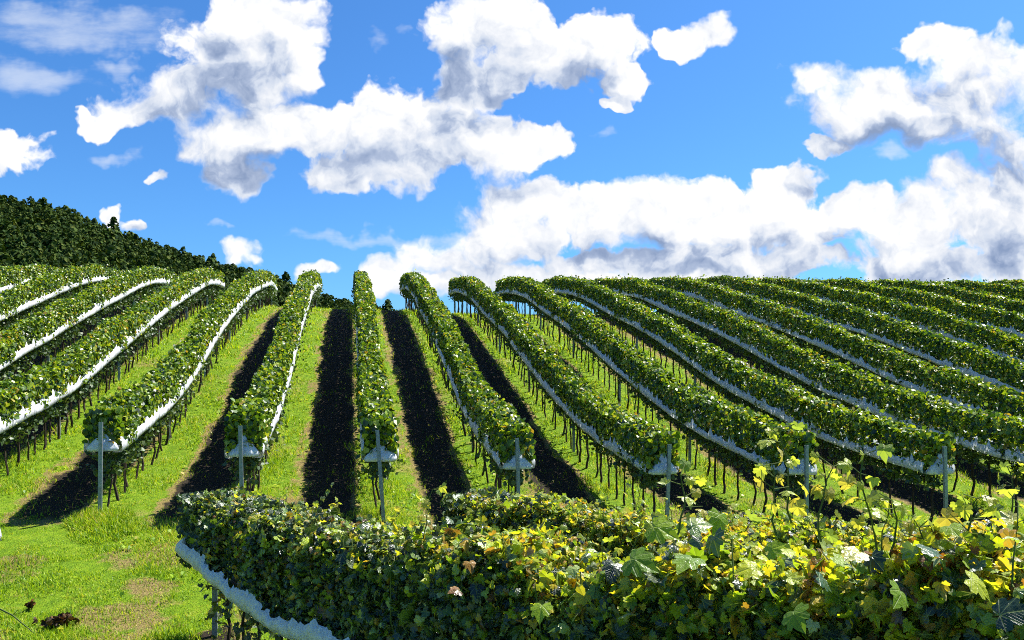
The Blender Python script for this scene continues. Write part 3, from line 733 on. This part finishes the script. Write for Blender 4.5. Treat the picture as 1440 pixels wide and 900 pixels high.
# tall unclipped shoots with yellow leaves: (pixel x, top pixel y, foot pixel y, depth, row, lean px)
SH = [(1098, 598, 740, 3.6, 'A', -18), (1214, 640, 775, 3.3, 'A', -14), (1170, 655, 760, 3.5, 'A', 22), (1376, 700, 790, 3.0, 'A', 30), (960, 668, 760, 3.5, 'A', 8), (1085, 655, 750, 3.4, 'A', -6),
      (1300, 735, 800, 3.1, 'A', 12), (610, 690, 760, 5.8, 'A', 20), (1418, 655, 740, 4.6, 'B', -10), (1255, 705, 790, 3.2, 'A', 0)]
def shoots():
    R = np.random.default_rng(77)
    for px, ty, by, dep, key, lean in SH:
        root, base = roots[key]
        pt = lambda a, b: np.array([(a - 720) / F * dep, dep, (HY - b) / F * dep])
        tt = np.linspace(0, 1, 7); pts = np.array([pt(px + lean * (1 - t) * -1 + 4 * math.sin(t * 5 + px), by + (ty - by) * t) for t in tt]); pts += R.normal(0, .006, pts.shape)
        mb = MB(); tube(mb, pts, np.linspace(.0055, .0025, 7), 5, 0)
        for i in range(1, 7):
            for s in range(2 if i > 3 else 1):
                a = R.uniform(0, 6.28); e = pts[i] + np.array([math.cos(a) * .08, math.sin(a) * .05, R.uniform(-.01, .06)])
                tube(mb, [pts[i], e], [.0025, .0018], 4, 0)
                m_ = 1; scatter(mb, TG, TGF, np.array([e + (0, 0, -.02)]), R.normal(0, .7, (1, 3)) + (0, -.4, .3), np.array([R.uniform(.04, .075)]), R=R, mat=1, curl=(1, 4))
        mb.build('shoot', [M['shoot'], M['leaf_yellow']], root, base)
shoots()
def small_shoots():
    R = np.random.default_rng(123)
    for key, cnt in (('A', 46), ('B', 30), ('C', 22)):
        root, base = roots[key]; r = FG[key]; d = np.array([*r['d'], 0.]); d /= np.linalg.norm(d); nn = np.array([-d[1], d[0], 0.])
        for _ in range(cnt):
            t = R.uniform(.2, 1) * min(r['L'] - .5, 9.3); c = np.array([*r['p'], 0.]) + d * t + nn * R.uniform(-.38, .38); c[2] = np.interp(t, *TOPZ[key]) - .12
            L = R.uniform(.18, .42); a = R.uniform(0, 6.28); out = np.array([math.cos(a), math.sin(a), 0]) * R.uniform(.05, .3) * L * 2
            q = np.linspace(0, 1, 6)[:, None]; pts = c + out * q ** 1.6 + np.array([0, 0, L]) * (q - .25 * q ** 2 * R.uniform(0, 1.6)); pts += R.normal(0, .006, pts.shape)
            mb = MB(); tube(mb, pts, np.linspace(.0045, .002, 6), 4, 0)
            for i in range(1, 6):
                e = pts[i] + np.array([R.normal(0, .04), R.normal(0, .04), R.uniform(-.01, .04)]); tube(mb, [pts[i], e], [.002, .0015], 3, 0)
                scatter(mb, TG, TGF, e[None], R.normal(0, .7, (1, 3)) + (0, -.3, .5), np.array([R.uniform(.03, .065)]), R=R, mat=2 if R.random() < .45 else 1, curl=(1, 4.5))
            mb.build('shoot', [M['shoot'], M['leaf_yellow'], M['leaf_near']], root, base)
small_shoots()
# a few big close leaves
def big_leaves():
    R = np.random.default_rng(9); root, base = roots['A']; mb = MB()
    L = [(932, 745, 2.6, .17, 1), (985, 738, 2.6, .15, 0), (900, 790, 2.5, .18, 1), (965, 790, 2.5, .20, 0), (1005, 765, 2.6, .18, 0), (1200, 780, 2.6, .16, 0), (1232, 790, 2.6, .14, 0), (1010, 735, 2.7, .14, 1), (860, 800, 2.6, .14, 0), (1120, 870, 2.3, .15, 1), (1380, 825, 2.4, .16, 1), (1310, 775, 2.5, .15, 0), (1425, 860, 2.2, .2, 0), (760, 860, 3, .14, 1), (640, 830, 4, .14, 0),
         (1050, 800, 2.5, .13, 1), (1160, 820, 2.5, .14, 0), (1265, 840, 2.4, .15, 1), (1340, 745, 2.8, .12, 1), (1090, 770, 2.7, .12, 1)]
    for px, py, dp, s, m_ in L:
        p = np.array([[(px - 720) / F * dp, dp, (HY - py) / F * dp]])
        scatter(mb, TG, TGF, p, np.array([[R.normal(0, .5), R.uniform(-.9, -.1), R.uniform(.3, 1)]]), np.array([s * (.55 if m_ else .46)]), tipdir=(R.normal(0, 1), -.3, -.6), tipjit=.3, R=R, mat=m_, uv=True, curl=(.5, 2))
    mb.build('large_leaves', [M['leaf_near'], M['leaf_yellow']], root, base)
big_leaves()

# the edge of one more post with its film bundle at the left margin
def edge_post():
    dp = 11.0; x = (-19 - 720) / F * dp; z = float(Z(x, dp))
    place_post(PM, (x, dp, z - .02), 'grey post cut by the left edge of the photo, with white film tied on', 'end posts of the foreground rows')
    R = np.random.default_rng(3); mb = MB(); A = 24; th = np.linspace(0, 2 * np.pi, A, endpoint=False); V = []
    for r_, h_ in ((.17, .86), (.18, .92), (.15, 1.06), (.10, 1.2), (.04, 1.32)):
        rr = r_ * (1 + .12 * R.normal(0, 1, A)); V.append(np.stack([x + rr * np.cos(th), dp + rr * .6 * np.sin(th), np.full(A, z + h_) + R.normal(0, .012, A)], -1))
    V = np.array(V).reshape(-1, 3); i = np.arange(4)[:, None] * A; j = np.arange(A)[None]; kk = (j + 1) % A
    mb.add(V, [np.stack([i + j, i + kk, i + A + kk, i + A + j], -1).reshape(-1, 4), np.array([list(range(A))[::-1]])])
    o = mb.build('plastic_film', M['film'], None, (x, dp, z), smooth=True); tag(o, 'white film bundle on the post cut by the left edge of the photo', 'plastic film')
edge_post()

# litter on the grass at the lower left
def litter():
    R = np.random.default_rng(8)
    def spot(px, py):
        dp = 10.2
        for _ in range(30): x = (px - 720) / F * dp; zz = float(Z(x, dp)); dp = .5 * dp + .5 * F * (-zz) / (py - HY)
        return np.array([x, dp, zz])
    c = spot(82, 880); mb = MB(); n = 60
    p = c + R.normal(0, 1, (n, 3)) * (.09, .06, .02) + (0, 0, .07); scatter(mb, TG, TGF, p, R.normal(0, 1, (n, 3)), R.uniform(.05, .11, n), R=R, curl=(1, 5))
    tag(mb.build('dead_leaves', M['dry'], None, c), 'small heap of dark brown withered leaves on the grass', 'dead leaves')
    c = spot(46, 858); mb = MB(); p = c + R.normal(0, 1, (4, 3)) * (.03, .01, .01) + (0, 0, .08); scatter(mb, TG, TGF, p, R.normal(0, 1, (4, 3)), R.uniform(.09, .12, 4), R=R, curl=(1, 5))
    tag(mb.build('dead_leaf', M['dry'], None, c), 'single curled black leaf lying left of the brown heap', 'dead leaf')
    a = spot(-6, 866); b = spot(48, 896); mb = MB(); pts = [a + (0, 0, .12), a * .55 + b * .45 + (0, 0, .13), b + (0, 0, .05)]
    tube(mb, pts, [.012, .010, .006], 6); tube(mb, [pts[1], pts[1] + (.05, .03, .06)], [.006, .003], 5)
    tag(mb.build('twig', M['shoot'], None, a), 'thin green twig lying in the grass in the bottom left corner', 'twig')
litter()
